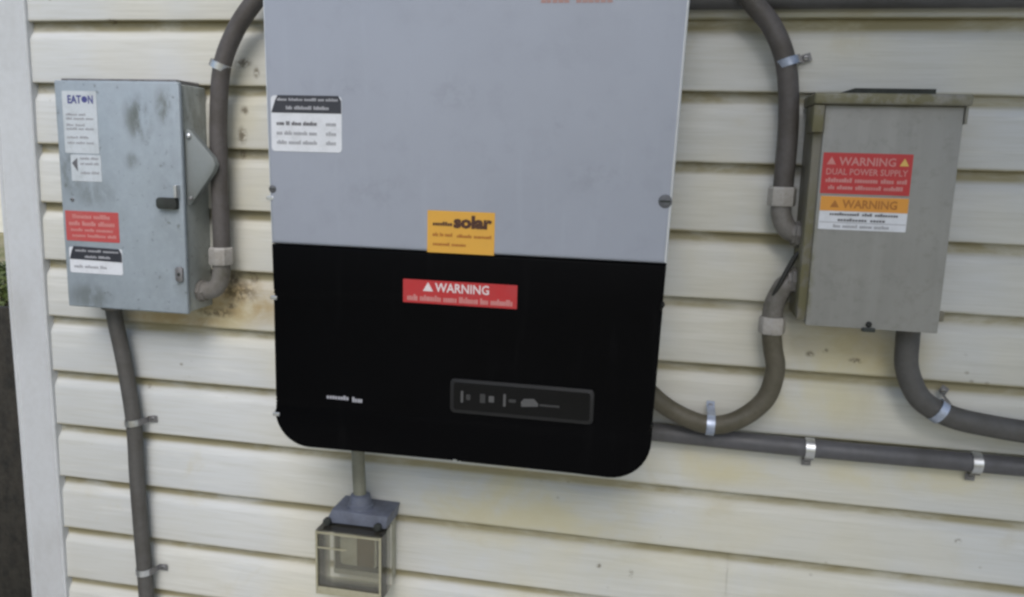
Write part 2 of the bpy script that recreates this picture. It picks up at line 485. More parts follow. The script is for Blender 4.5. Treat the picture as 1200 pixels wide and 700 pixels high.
def lettering(parent, txt, x0, x1, z0, z1, y, mat, bold=0.0, name='lettering'):
    """letters filling the box x0..x1, z0..z1, standing just proud of depth y (towards the viewer)."""
    me = text_mesh(txt, 0.02, bold)
    xs = [v.co.x for v in me.vertices]; ys = [v.co.y for v in me.vertices]
    ax, bx, ay, by = min(xs), max(xs), min(ys), max(ys)
    org = origin(parent)
    for v in me.vertices:
        u = (v.co.x - ax) / (bx - ax); w = (v.co.y - ay) / (by - ay)
        v.co = Vector((x0 + (x1 - x0) * u, y - 0.00025 + (-0.00012 if v.co.z > 0 else 0.00012), z0 + (z1 - z0) * w)) - org
    me.materials.append(MAT[mat])
    o = bpy.data.objects.new(name, me)
    COL.objects.link(o)
    o.parent = parent
    return o

def word_bars(parent, x0, x1, zc, h, y, mat, words, name='printed_line'):
    """a line of print too small to read: short strokes of uneven height grouped as words."""
    b = bmesh.new()
    tot = sum(words) + 0.8 * (len(words) - 1)
    u = (x1 - x0) / tot
    x = x0
    for w in words:
        k = max(1, int(round(w * 1.3)))
        cw = w * u / k
        for i in range(k):
            hh = h * random.choice((0.70, 0.70, 0.75, 1.0))
            bm_box(x + cw * 0.06, x + cw * random.uniform(.80, .97), y - 0.00035, y - 0.0001, zc - h / 2, zc - h / 2 + hh, bm=b)
            x += cw
        x += 0.8 * u
    return link(name, b, mat, parent)

def triangle_sign(parent, x, z, s, y, mat, mark):
    b = bm_prism([(x - s * .58, z - s / 2), (x + s * .58, z - s / 2), (x, z + s / 2)], y - 0.0003, y - 0.00005)
    o = link('warning_triangle', b, mat, parent)
    return o

def plate(parent, name, x0, x1, z0, z1, y, mat, r=0.002, th=0.0006, label=None):
    o = link(name, bm_prism(rounded(x0, x1, z0, z1, r, 3), y - th, y + 0.0004), mat, parent)
    if label:
        o['label'] = label
    return o

# ------------------------------------------------------------------ ground
GZ = -1.75
def ground_material():
    t = NT('yard_soil_and_dry_grass', 0.95, 0, 0.2)
    n = t.noise((1, 1, 1), 0.55, 6, 0.65)
    c = t.mix(t.ramp(n, 0.42, 0.58), (0.36, 0.32, 0.20), (0.22, 0.22, 0.10))
    c = t.mix(t.ramp(t.noise((1, 1, 1), 9, 5, 0.7), 0.4, 0.7, 0, 0.6), c, (0.36, 0.32, 0.20))
    t.color(c)
    t.bump(t.noise((1, 1, 1), 14, 6, 0.7), 0.8, 0.05)
    return t.m
MAT['ground'] = ground_material()
MAT['bounce_concrete'] = soiled('added_bounce_slab', (0.52, 0.51, 0.47), (0.36, 0.35, 0.31), 0.9, 0, 0.6, 3)
b = bmesh.new()
bmesh.ops.create_grid(b, x_segments=60, y_segments=60, size=300)
for v in b.verts:
    d = math.hypot(v.co.x, v.co.y)
    v.co.z = GZ + (0.25 * math.sin(v.co.x * .11) * math.cos(v.co.y * .09) * min(1, max(0, d - 18) / 40))
g = link('ground', b, 'ground', None, 60)
g['kind'] = 'structure'

b = bm_box(-4.0, 6.0, -1.9, -0.03, GZ - 0.1, GZ + 0.03, 0.01)
g = link('path', b, 'bounce_concrete', None)  # unseen pale slab added to bounce light up at the wall
g['kind'] = 'structure'

# ------------------------------------------------------------------ house wall
X0, X1 = -1.1080, 2.2
wall = thing('house_wall', 'cream dutch-lap siding of the house wall with a white corner post', 'wall', (0, 0, 0))

def profile():
    """(depth towards the viewer, height) of one course from its butt up to under the next one."""
    p = [(0.002, 0.0), (0.0128, 0.0), (0.0146, 0.0012), (0.0148, 0.0030), (0.0136, 0.0710), (0.0130, 0.0735),
         (0.0104, 0.0780), (0.0072, 0.0826), (0.0050, 0.0850), (0.0042, 0.0872), (0.0036, 0.0960), (0.0030, S + 0.006)]
    return p

def bm_course(xa, xb, step=0.06, amp=0.0007, ph=0.0):
    b = bmesh.new()
    pr = profile()
    n = max(2, int((xb - xa) / step))
    cols = []
    for i in range(n + 1):
        x = xa + (xb - xa) * i / n
        w = amp * (math.sin(x * 5.1 + ph) + 0.6 * math.sin(x * 12.7 + ph * 2))
        cols.append([b.verts.new((x, -(d + w * (1 if d > 0.006 else 0)), z + w * 0.8 * (1 if z < 0.01 else 0))) for d, z in pr])
    for i in range(n):
        for k in range(len(pr) - 1):
            b.faces.new((cols[i][k], cols[i + 1][k], cols[i + 1][k + 1], cols[i][k + 1]))
    return b

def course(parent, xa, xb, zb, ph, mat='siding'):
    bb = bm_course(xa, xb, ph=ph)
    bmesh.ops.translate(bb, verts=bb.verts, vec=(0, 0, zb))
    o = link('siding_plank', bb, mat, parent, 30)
    return o

SEAM, LIFT = 0.1255, 0.0055
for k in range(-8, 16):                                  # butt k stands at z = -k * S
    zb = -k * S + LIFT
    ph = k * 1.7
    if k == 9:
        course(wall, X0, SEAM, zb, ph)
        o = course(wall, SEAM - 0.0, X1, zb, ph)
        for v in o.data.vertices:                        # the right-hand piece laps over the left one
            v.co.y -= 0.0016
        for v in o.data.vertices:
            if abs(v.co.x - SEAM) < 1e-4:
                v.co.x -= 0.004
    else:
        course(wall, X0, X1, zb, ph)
link('sheathing', bm_box(-1.11, X1, 0.0015, 0.12, -15 * S, 9 * S), 'concrete', wall)
link('foundation', bm_box(-1.08, X1, 0.012, 0.20, GZ - 0.2, -15 * S - 0.0015, 0.004), 'concrete', wall)
link('starter_strip', bm_box(-1.078, X1, -0.004, 0.0012, -15 * S - 0.02, -15 * S - 0.001), 'trim', wall)
# corner post: a face towards the viewer with turned edges, and its return round the corner
post = bmesh.new()
zt, zb_ = 9 * S, -15 * S - 0.02
sec = [(-1.0885, 0.0), (-1.0885, -0.0205), (-1.0905, -0.0225), (-1.0945, -0.0225), (-1.0965, -0.0210), (-1.1560, -0.0205), (-1.1585, -0.0230),
       (-1.1630, -0.0230), (-1.1650, -0.0205), (-1.1650, 0.0600), (-1.1620, 0.0630), (-1.1500, 0.0630), (-1.1500, 0.0)]
lo = [post.verts.new((x, y, zb_)) for x, y in sec]
mid = [[post.verts.new((x + 0.0006 * math.sin(j * 2.1), y, zb_ + (zt - zb_) * j / 12)) for x, y in sec] for j in range(1, 13)]
rows = [lo] + mid
for r0, r1 in zip(rows, rows[1:]):
    for i in range(len(sec)):
        j = (i + 1) % len(sec)
        post.faces.new((r0[i], r0[j], r1[j], r1[i]))
post.faces.new(lo[::-1]); post.faces.new(rows[-1])
link('corner_post', post, 'trim', wall, 25)
# the side of the house, round the corner
side = thing('house_side', 'cream lapped siding on the house side round the corner post', 'wall', (-1.13, 0.064, 0))
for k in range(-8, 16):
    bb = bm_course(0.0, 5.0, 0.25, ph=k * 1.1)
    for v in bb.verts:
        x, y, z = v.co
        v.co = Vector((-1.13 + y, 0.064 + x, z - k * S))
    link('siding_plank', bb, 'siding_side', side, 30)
link('sheathing', bm_box(-1.1285, -1.0, 0.125, 5.06, -15 * S, 9 * S), 'concrete', side)
link('foundation', bm_box(-1.118, -1.0, 0.21, 5.06, GZ - 0.2, -15 * S - 0.0015), 'concrete', side)

# ------------------------------------------------------------------ inverter
ID = 0.200                                               # front face stands this far off the wall
inv = thing('solar_inverter', 'large grey wall inverter with glossy black lower cover and rounded bottom corners', 'inverter', (-0.28, 0, -0.63))
def xl(z):  # left and right edges draw in slightly towards the bottom
    return -0.5610 + 0.0050 * min(1.2, max(-1, -z / 0.33))
def xr(z):
    return 0.0055 - 0.0085 * min(1.65, max(-1, -z / 0.33))
ZB, ZS, ZT = -0.6262, -0.3292, 0.115
def notch(edge, zc, r, sgn, n=8):
    """half-round bite into a side edge, points ordered downwards."""
    e = edge(zc)
    return [(e + sgn * r * 1.15 * math.sin(math.pi * k / n), zc + r * math.cos(math.pi * k / n)) for k in range(n + 1)]
# lower black cover, going round clockwise from the top left
R = 0.056
low = [(xl(ZS), ZS)]
right_low = [(xr(ZS), ZS)] + notch(xr, -0.3854, .0075, -1) + notch(xr, -0.553, .007, -1)
zc = ZB + R
cr = [(xr(ZB) - R + R * math.cos(math.radians(a)), zc + R * math.sin(math.radians(a))) for a in range(0, -91, -9)]
bn = [(-0.281 + .0085 * math.cos(math.radians(a)), ZB + .008 * math.sin(math.radians(a))) for a in range(0, 181, 22)]
RL = 0.052
cl = [(xl(ZB) + RL + RL * math.cos(math.radians(a)), ZB + RL + RL * math.sin(math.radians(a))) for a in range(270, 179, -9)]
left_low = list(reversed(notch(xl, -0.560, .006, 1))) + list(reversed(notch(xl, -0.4011, .0065, 1)))
outline_low = low + right_low + cr + bn + cl + left_low
link('lower_cover', bm_prism(outline_low, -ID, -0.148, 0.004, 3), 'inv_black', inv, 40)
# upper grey cover
up = [(xl(ZT), ZT), (xr(ZT), ZT)] + [(xr(ZS), ZS + .0012), (xl(ZS), ZS + .0012)]
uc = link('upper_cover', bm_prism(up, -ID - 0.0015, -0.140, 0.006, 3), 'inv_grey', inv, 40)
uc.data.materials.append(MAT['inv_side'])                # pale side edges paint in the bevel highlight
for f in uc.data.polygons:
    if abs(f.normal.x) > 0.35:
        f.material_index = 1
for z in (-0.2640, -0.4060, -0.5800):                    # pale tabs added for the bright spots at the left edge
    link('bright_edge_tab', bm_box(xl(z) - .0030, xl(z) + .0070, -ID - .0022, -ID + .004, z - .0028, z + .0028, .001), 'zinc', inv)
# cast housing behind both covers, with cooling fins at the back
body = [(xl(ZT) + .001, ZT - .001), (xr(ZT) - .001, ZT - .001), (xr(ZS) - .0115, ZS)] + [(x - .0115, z + .0095) for x, z in cr] \
    + [(x + .0115, z + .0095) for x, z in cl] + [(xl(ZS) + .0115, ZS)]
body[0] = (xl(ZT) + .0115, ZT - .004); body[1] = (xr(ZT) - .0115, ZT - .004)
link('housing', bm_prism(body, -0.152, -0.062), 'inv_side', inv, 40)
for i in range(15):
    x = -0.535 + i * 0.0365
    link('cooling_fin', bm_box(x, x + .004, -0.0615, -0.018, -0.575, 0.09), 'inv_side', inv)
link('mounting_bracket', bm_box(-0.50, -0.05, -0.0175, -0.0130, -0.06, 0.05), 'zinc_dull', inv)
link('mounting_bracket', bm_box(-0.50, -0.05, -0.0175, -0.0130, -0.52, -0.46), 'zinc_dull', inv)
for x, z, s in ((-0.0095, -0.2477, .0088), (xl(-.2530) + .0065, -.2510, .0055)):
    screw(inv, x, -ID - .0015, z, s, 'cover_screw', 'screw_dark')
for x, z, s in ((xr(-.3854) - .003, -.3854, .0055), (xr(-.553) - .003, -.553, .005), (xl(-.4011) + .003, -.4011, .005),
                (xl(-.560) + .003, -.560, .005), (-0.281, ZB + .0035, .0055)):
    screw(inv, x, -0.178, z, s, 'cover_screw', 'panel_rim')
# data label
F = -ID - 0.0015
o = plate(inv, 'data_label', -0.5505, -0.4470, -0.1985, -0.1235, F, 'st_white', .005, label='white data label with a black header, upper left of the grey cover')
hd = link('label_header', bm_prism([(-0.5500, -0.1465), (-0.4475, -0.1465), (-0.4475, -0.130), (-0.4515, -0.1230), (-0.5400, -0.1230), (-0.5440, -0.130)], F - .0009, F - .0004), 'st_black', o)
word_bars(hd, -0.541, -0.452, -0.1285, .0038, F - .0009, 'ink_grey', [5, 7, 6, 3, 6])
word_bars(hd, -0.528, -0.465, -0.1395, .0048, F - .0009, 'ink_grey', [3, 8, 7])
for i, (z, wd, w2) in enumerate(((-0.1605, [4, 2, 5, 7], [5]), (-0.1735, [3, 4, 7, 4], [3]), (-0.1860, [5, 6, 7], [4]))):
    word_bars(o, -0.5425, -0.483, z, .0055, F - .0006, 'ink_grey' if i else 'ink_dark', wd)
    word_bars(o, -0.4700, -0.4550, z, .0055, F - .0006, 'ink_grey', w2)
# amber sticker of the installer
o = plate(inv, 'solar_sticker', -0.3245, -0.2310, -0.3285, -0.2715, F, 'st_amber', .001, label='amber sticker with dark brown lettering above the seam')
lettering(o, 'solar', -0.2880, -0.2345, -0.2945, -0.2765, F - .0006, 'ink_brown', 0.0011)
word_bars(o, -0.3170, -0.2895, -0.2890, .0055, F - .0006, 'ink_brown', [6])
word_bars(o, -0.3170, -0.2890, -0.3035, .0050, F - .0006, 'ink_rust', [3, 2, 4])
word_bars(o, -0.2830, -0.2350, -0.3045, .0045, F - .0006, 'ink_rust', [6, 7])
word_bars(o, -0.3165, -0.2700, -0.3165, .0045, F - .0006, 'ink_rust', [7, 6])
# print at the very top edge
word_bars(inv, -0.1790, -0.0880, 0.003, .016, F, 'ink_logo', [4, 5], 'brand_print')
# red warning strip
FB = -ID
o = plate(inv, 'warning_label', -0.3590, -0.1980, -0.4000, -0.3675, FB, 'st_red', .001, label='red warning strip across the black cover')
lettering(o, 'WARNING', -0.3130, -0.2370, -0.3832, -0.3705, FB - .0006, 'ink_white', 0.0003)
triangle_sign(o, -0.3230, -0.3765, .0125, FB - .0006, 'ink_white', None)
word_bars(o, -0.3530, -0.2040, -0.3925, .0085, FB - .0006, 'ink_pink', [4, 8, 5, 7, 3, 8])
# model print and display panel
word_bars(inv, -0.4740, -0.4400, -0.5462, .0062, FB, 'name_grey', [6], 'model_print')
word_bars(inv, -0.4350, -0.4190, -0.5475, .0075, FB, 'name_grey', [3], 'model_print')
dp = link('display_panel', bm_prism(rounded(-0.2885, -0.0880, -0.5525, -0.5035, .006), FB - .0022, FB + .001, .0008, 2), 'panel_rim', inv, 40)
link('display_face', bm_prism(rounded(-0.2835, -0.0930, -0.5475, -0.5085, .004), FB - .0026, FB - .0015), 'panel_black', dp)
DY = FB - .0026
for x, w, h, m in ((-0.2715, .0035, .017, 'icon_grey'), (-0.2625, .0060, .008, 'icon_dim'), (-0.2420, .0075, .013, 'icon_dim'), (-0.2295, .0075, .009, 'icon_grey'),
                   (-0.2110, .0035, .018, 'icon_grey'), (-0.2000, .0100, .0045, 'icon_dim')):
    link('icon', bm_prism(rounded(x - w / 2, x + w / 2, -0.5285 - h / 2, -0.5285 + h / 2, .001, 2), DY - .0003, DY), m, dp)
link('icon', bm_prism([(-0.1870, -0.5355), (-0.1640, -0.5335), (-0.1640, -0.5290), (-0.1700, -0.5230), (-0.1840, -0.5240), (-0.1880, -0.5290)], DY - .0003, DY), 'icon_grey', dp)
link('icon', bm_box(-0.1620, -0.1345, DY - .0003, DY, -0.5325, -0.5295), 'icon_dim', dp)

# ------------------------------------------------------------------ left safety switch
LX0, LX1, LZ0, LZ1, LD = -0.9830, -0.7615, -0.4645, -0.0970, 0.092
sw = thing('safety_switch', 'blue-grey steel disconnect box beside the corner post', 'switch box', ((LX0 + LX1) / 2, 0, LZ0))
link('enclosure', bm_box(LX0 + .002, LX1 - .003, -LD + .010, -0.013, LZ0 + .002, LZ1 - .003, .0025), 'switch_side', sw, 40)
link('cover', bm_box(LX0, LX1, -LD, -LD + .0098, LZ0, LZ1, .003, 3), 'switch_grey', sw, 40)
link('top_flange', bm_box(LX0 + .004, LX1 - .012, -LD + .012, -0.016, LZ1 - .0028, LZ1 + .004, .001), 'zinc_dull', sw)
SF = -LD
o = plate(sw, 'rating_label', -0.9690, -0.9070, -0.2115, -0.1135, SF, 'st_faded', .002, label='faded white rating label with blue lettering')
lettering(o, 'EAT', -0.9590, -0.9340, -0.1330, -0.1200, SF - .0006, 'ink_blue', 0.0006)
link('logo_dot', bm_lathe((-0.9285, SF - .0003, -0.1265), (0, -1, 0), [(0, .0052), (.0005, .0052)], 14), 'ink_blue', o)
lettering(o, 'N', -0.9220, -0.9130, -0.1330, -0.1200, SF - .0006, 'ink_blue', 0.0006)
for z, x1, w in ((-0.1500, -.928, [5, 3]), (-0.1565, -.914, [4, 7, 5]), (-0.1665, -.930, [3, 4]), (-0.1725, -.914, [6, 3, 5]), (-0.1860, -.925, [5, 4]), (-0.1945, -.916, [4, 5, 4])):
    word_bars(o, -0.9640, x1, z, .0036, SF - .0006, 'ink_grey', w)
o = plate(sw, 'lower_rating_label', -0.9600, -0.9050, -0.2560, -0.2135, SF, 'st_faded', .002)
link('arrow_mark', bm_prism([(-0.9580, -0.2270), (-0.9480, -0.2190), (-0.9480, -0.2400)], SF - .0010, SF - .0005), 'ink_dark', o)
for z, w in ((-0.2190, [6, 5]), (-0.2275, [3, 6, 4]), (-0.2420, [5, 4])):
    word_bars(o, -0.9430, -0.9090, z, .0040, SF - .0006, 'ink_grey', w)
o = plate(sw, 'warning_label', -0.9770, -0.8790, -0.3535, -0.3045, SF, 'st_red_faded', .001, label='sun-faded red warning label')
for z, h, x0, x1, w in ((-0.3130, .0070, -.964, -.894, [7, 6]), (-0.3245, .0075, -.971, -.886, [4, 5, 6]), (-0.3350, .0050, -.968, -.890, [5, 4, 7]), (-0.3445, .0050, -.966, -.884, [6, 8, 4])):
    word_bars(o, x0, x1, z, h, SF - .0006, 'ink_pink', w)
o = plate(sw, 'data_label', -0.9740, -0.8760, -0.4065, -0.3640, SF, 'st_white', .003, label='white label with a black header band')
hd = link('label_header', bm_prism([(-0.9735, -0.3840), (-0.8765, -0.3855), (-0.8765, -0.372), (-0.8810, -0.3640), (-0.9650, -0.3625), (-0.9690, -0.370)], SF - .0010, SF - .0004), 'st_black', o)
word_bars(hd, -0.962, -0.882, -0.3690, .0040, SF - .0010, 'ink_grey', [5, 6, 7])
word_bars(hd, -0.945, -0.897, -0.3790, .0040, SF - .0010, 'ink_grey', [6, 6])
word_bars(o, -0.966, -0.905, -0.3955, .0050, SF - .0006, 'ink_grey', [4, 6, 3])
# latch, hasp, screws
la = link('latch', bm_prism(rounded(-0.8040, -0.7690, -0.2945, -0.2765, .004), SF - .009, SF, .002), 'black_slot', sw, 40)
link('latch_tab', bm_box(-0.7715, -0.7665, SF - .011, SF, -0.2760, -0.2560, .001), 'zinc', la)
hs = link('hasp', bm_prism(rounded(-0.7790, -0.7660, -0.4110, -0.3870, .004), SF - .004, SF, .001), 'zinc_dull', sw, 40)
link('hasp_hole', bm_lathe((-0.7725, SF - .0035, -0.3990), (0, -1, 0), [(0, .003), (.0008, .003)], 12), 'black_slot', hs)
screw(sw, -0.962, SF, -0.2860, .0035)
# triangular operating handle on the right flank
hx = LX1 + .0005
tri = bm_prism([(hx - .002, -0.1700), (hx + .006, -0.1680), (hx + .046, -0.2120), (hx + .050, -0.2230), (hx + .045, -0.2350), (hx + .004, -0.2880), (hx - .002, -0.2870)], -LD + .012, -LD + .024, .002)
hn = link('operating_handle', tri, 'handle', sw, 40)
link('highlight_rivet', bm_lathe((hx + .006, -LD + .012, -0.1790), (0, -1, 0), [(0, .004), (.003, .004), (.0045, .002)], 12), 'zinc', hn, 40)  # rivets added to carry the bright highlights on the handle
link('highlight_rivet', bm_lathe((hx + .006, -LD + .012, -0.2770), (0, -1, 0), [(0, .0035), (.003, .0035), (.0045, .002)], 12), 'screw', hn, 40)

# ------------------------------------------------------------------ right breaker box
BX0, BX1, BZ0, BZ1, BD = 0.1905, 0.3605, -0.4155, -0.1175, 0.100
bk = thing('breaker_box', 'taupe-grey raintight breaker box with mossy top lip and red warning label', 'breaker box', ((BX0 + BX1) / 2, 0, BZ0))
link('enclosure', bm_box(BX0 - .0115, BX1 - .004, -BD + .006, -0.0145, BZ0 + .006, BZ1 + .0003, .002), 'breaker_body', bk, 40)
cv = link('cover', bm_box(BX0, BX1, -BD, -BD + .0055, BZ0, BZ1, .0015, 2), 'breaker', bk, 40)
link('cover_flange', bm_box(BX0 + .001, BX1 - .001, -BD + .0055, -BD + .020, BZ0 + .0005, BZ0 + .0045), 'breaker', cv)
cap = bm_prism([(-0.0, 0), (1, 0), (1, 1), (0, 1)], 0, 1)
cap.free()
link('top_cap', bm_box(BX0 - .0160, BX1 + .0065, -BD - .010, -0.0142, BZ1 + .0005, BZ1 + .0150, .003, 3), 'breaker_cap', bk, 40)
link('side_lip', bm_box(BX0 - .0150, BX0 - .0012, -BD - .006, -0.050, BZ1 - .036, BZ1 - .0002, .0015), 'breaker_body', bk, 40)
link('side_lip', bm_box(BX1 + .0008, BX1 + .0045, -BD - .002, -0.050, BZ1 - .022, BZ1 - .0002, .001), 'breaker_cap', bk, 40)
link('hub_cover', bm_prism([(0.2060, BZ1 + .0152), (0.3235, BZ1 + .0152), (0.3235, BZ1 + .0215), (0.2250, BZ1 + .0215)], -BD - .002, -0.035), 'black_slot', bk)
screw(bk, 0.2725, -BD, -0.4090, .0042, 'cover_screw', 'panel_rim')
link('padlock_tab', bm_box(0.264, 0.281, -BD - .004, -BD + .004, BZ0 - .0035, BZ0 + .002, .001), 'black_slot', bk)
link('side_hasp', bm_box(BX1 + .0002, BX1 + .0075, -BD + .004, -BD + .012, -0.400, -0.386, .002), 'breaker_body', bk)
BF = -BD
o = plate(bk, 'warning_label', 0.1935, 0.3055, -0.2335, -0.1795, BF, 'st_red', .001, label='red warning label')
lettering(o, 'WARNING', 0.2140, 0.2850, -0.1960, -0.1850, BF - .0006, 'ink_pink', 0.0004)
triangle_sign(o, 0.2045, -0.1900, .010, BF - .0006, 'ink_pink', None)
triangle_sign(o, 0.2955, -0.1900, .010, BF - .0006, 'ink_yellow', None)
lettering(o, 'DUAL POWER SUPPLY', 0.1990, 0.3010, -0.2085, -0.2000, BF - .0006, 'ink_pink', 0.0003)
word_bars(o, 0.1990, 0.3010, -0.2155, .0060, BF - .0006, 'ink_pink', [8, 7, 4, 3])
word_bars(o, 0.2030, 0.2970, -0.2250, .0055, BF - .0006, 'ink_pink', [2, 5, 8, 6])
o = plate(bk, 'caution_label', 0.1950, 0.3060, -0.2815, -0.2368, BF, 'st_white', .001, label='white label with an orange warning band')
ob = link('label_header', bm_prism([(0.1952, -0.2565), (0.3058, -0.2565), (0.3058, -0.2370), (0.1952, -0.2370)], BF - .0010, BF - .0004), 'st_orange', o)
lettering(ob, 'WARNING', 0.2230, 0.2920, -0.2525, -0.2410, BF - .0010, 'ink_rust', 0.0005)
triangle_sign(ob, 0.2135, -0.2467, .010, BF - .0010, 'ink_rust', None)
word_bars(o, 0.2080, 0.2950, -0.2605, .0040, BF - .0006, 'ink_dark', [9, 3, 7])
word_bars(o, 0.2190, 0.2790, -0.2680, .0040, BF - .0006, 'ink_dark', [8, 4])
link('rule_line', bm_box(0.1960, 0.3050, BF - .0010, BF - .0005, -0.2722, -0.2714), 'ink_grey', o)
word_bars(o, 0.2140, 0.2850, -0.2765, .0045, BF - .0006, 'ink_grey', [3, 6, 5, 6])

# ------------------------------------------------------------------ conduits
def conduit(name, label, pts, r, mat, cat='conduit', n=10, base=None, group=None, seg=22):
    t = thing(name, label, cat, base or pts[-1], group)
    path = smooth_path(pts, n)
    link('tube', bm_tube(path, r, seg), mat, t, 50)
    return t

def fitting(parent, c, axis, prof, mat='fitting', name='fitting', seg=18):
    return link(name, bm_lathe(c, axis, prof, seg), mat, parent, 35)

FR = 0.0140
# left: out of the inverter's back, down to the switch
cL = conduit('flexible_conduit', 'brown-grey flexible conduit curving down beside the disconnect box', [(-0.585, -.045, 0.100), (-0.618, -.047, 0.066), (-0.6564, -.05, 0.0243), (-0.6881, -.05, -0.0176),
     (-0.7119, -.05, -0.072), (-0.7208, -.05, -0.1513), (-0.7222, -.05, -0.2323), (-0.7222, -.05, -0.362)], FR, 'flex_brown', base=(-0.7222, -.05, -0.36))
fitting(cL, (-0.7238, -.05, -0.3855), (0, 0, 1), [(0, .0185), (.002, .0200), (.026, .0200), (.029, .0175)], 'fitting', 'gland_nut', 8)
el = [(-0.7240, -.05, -0.3850), (-0.7250, -.05, -0.402), (-0.7300, -.05, -0.418), (-0.7420, -.05, -0.429), (-0.7750, -.05, -0.432)]
link('elbow', bm_tube(smooth_path(el, 6), .0145, 18), 'fitting_dark', cL, 50)
fitting(cL, (-0.7640, -.05, -0.432), (1, 0, 0), [(0, .0185), (.006, .0185), (.008, .0160), (.012, .0160)], 'fitting_dark', 'lock_nut', 8)
# right: from above, down to the breaker box
cR = conduit('flexible_conduit', 'brown-grey flexible conduit curving down to the breaker box top elbow', [(0.030, -.045, 0.090), (0.060, -.048, 0.060), (0.0911, -.05, 0.0215), (0.1197, -.05, -0.0113),
     (0.1417, -.05, -0.0600), (0.1515, -.05, -0.1347), (0.1520, -.05, -0.2320)], FR, 'flex_brown', base=(0.152, -.05, -0.232))
fitting(cR, (0.1512, -.05, -0.2550), (0, 0, 1), [(0, .0180), (.002, .0195), (.024, .0195), (.027, .0172)], 'fitting', 'gland_nut', 8)
el = [(0.1512, -.05, -0.2545), (0.1525, -.05, -0.268), (0.1590, -.05, -0.282), (0.1690, -.05, -0.2915), (0.1950, -.05, -0.2945)]
link('elbow', bm_tube(smooth_path(el, 6), .0140, 18), 'fitting_dark', cR, 50)
fitting(cR, (0.1788, -.05, -0.2945), (-1, 0, 0), [(0, .0190), (.005, .0190), (.007, .0160), (.011, .0160)], 'fitting_dark', 'lock_nut', 8)
# lower loop between breaker box and inverter
cB = conduit('flexible_conduit', 'olive-grey flexible conduit looping from breaker box up behind the inverter', [(0.1525, -.05, -0.437), (0.1565, -.05, -0.462), (0.1625, -.05, -0.4950), (0.1520, -.05, -0.5398), (0.1159, -.052, -0.5740),
     (0.0756, -.055, -0.5850), (0.0306, -.054, -0.5740), (-0.0119, -.052, -0.5475), (-0.0500, -.05, -0.5020), (-0.075, -.05, -0.44)], .0140, 'flex_olive', base=(0.0756, -.055, -0.602))
fitting(cB, (0.1525, -.05, -0.4400), (0, 0, 1), [(0, .0172), (.003, .0190), (.022, .0190), (.025, .0178)], 'fitting', 'gland_nut', 8)
el = [(0.1520, -.05, -0.4160), (0.1530, -.05, -0.400), (0.1590, -.05, -0.382), (0.1690, -.05, -0.3660), (0.1950, -.05, -0.3600)]
link('elbow', bm_tube(smooth_path(el, 6), .0145, 18), 'fitting_dark', cB, 50)
fitting(cB, (0.1788, -.05, -0.3600), (-1, 0, 0), [(0, .0190), (.005, .0190), (.007, .0160), (.011, .0160)], 'fitting_dark', 'lock_nut', 8)
wr = conduit('ground_wire', 'thin black wire hanging between the two elbows left of the breaker box', [(0.1885, -.055, -0.318), (0.1780, -.058, -0.322), (0.1690, -.060, -0.338), (0.1585, -.062, -0.362), (0.1500, -.058, -0.385), (0.1465, -.052, -0.408)], .0035, 'wire', 'wire', seg=10)
# right: out of the breaker box bottom
cX = conduit('flexible_conduit', 'dark flexible conduit sweeping from breaker box bottom to the right', [(0.3380, -.05, -0.4050), (0.3380, -.05, -0.4400), (0.3420, -.05, -0.4800), (0.3640, -.05, -0.5210), (0.4050, -.05, -0.5430),
     (0.4600, -.048, -0.5530), (0.5400, -.046, -0.5600), (0.7500, -.042, -0.5720)], .0160, 'flex_grey', base=(0.40, -.05, -0.56))
fitting(cX, (0.3380, -.05, -0.4220), (0, 0, 1), [(0, .0185), (.002, .0195), (.012, .0195)], 'fitting_dark', 'gland_nut', 8)
# long rigid run under it
cH = conduit('rigid_conduit', 'straight dark grey conduit running level below the looping conduit', [(-0.30, -.0305, -0.6100), (-0.05, -.0305, -0.6120), (0.2, -.0305, -0.6155), (0.45, -.0305, -0.6150), (0.9, -.0305, -0.6140)], .0138, 'pvc_dark', base=(0.2, -.03, -0.63))
# run along the top of the picture
cT = conduit('rigid_conduit', 'straight dark grey conduit running level above the breaker box', [(-0.22, -.0305, 0.0295), (0.2, -.0305, 0.0300), (0.5, -.0305, 0.0300), (0.95, -.0305, 0.0305)], .0142, 'pvc_dark', base=(0.3, -.03, 0.015))
# down from the switch
cD = conduit('flexible_conduit', 'slightly bent dark conduit dropping from under the disconnect box', [(-0.9400, -.040, -0.4520), (-0.9355, -.040, -0.495), (-0.9230, -.038, -0.5778), (-0.9130, -.036, -0.6811), (-0.9122, -.036, -0.7816), (-0.9096, -.036, -0.8874),
     (-0.9061, -.036, -1.0126), (-0.905, -.036, -1.2), (-0.905, -.036, GZ + .002)], .0132, 'flex_grey', base=(-0.905, -.036, GZ))
fitting(cD, (-0.9395, -.040, -0.4760), (0, 0, 1), [(0, .0165), (.002, .0185), (.009, .0185)], 'fitting_dark', 'gland_nut', 8)

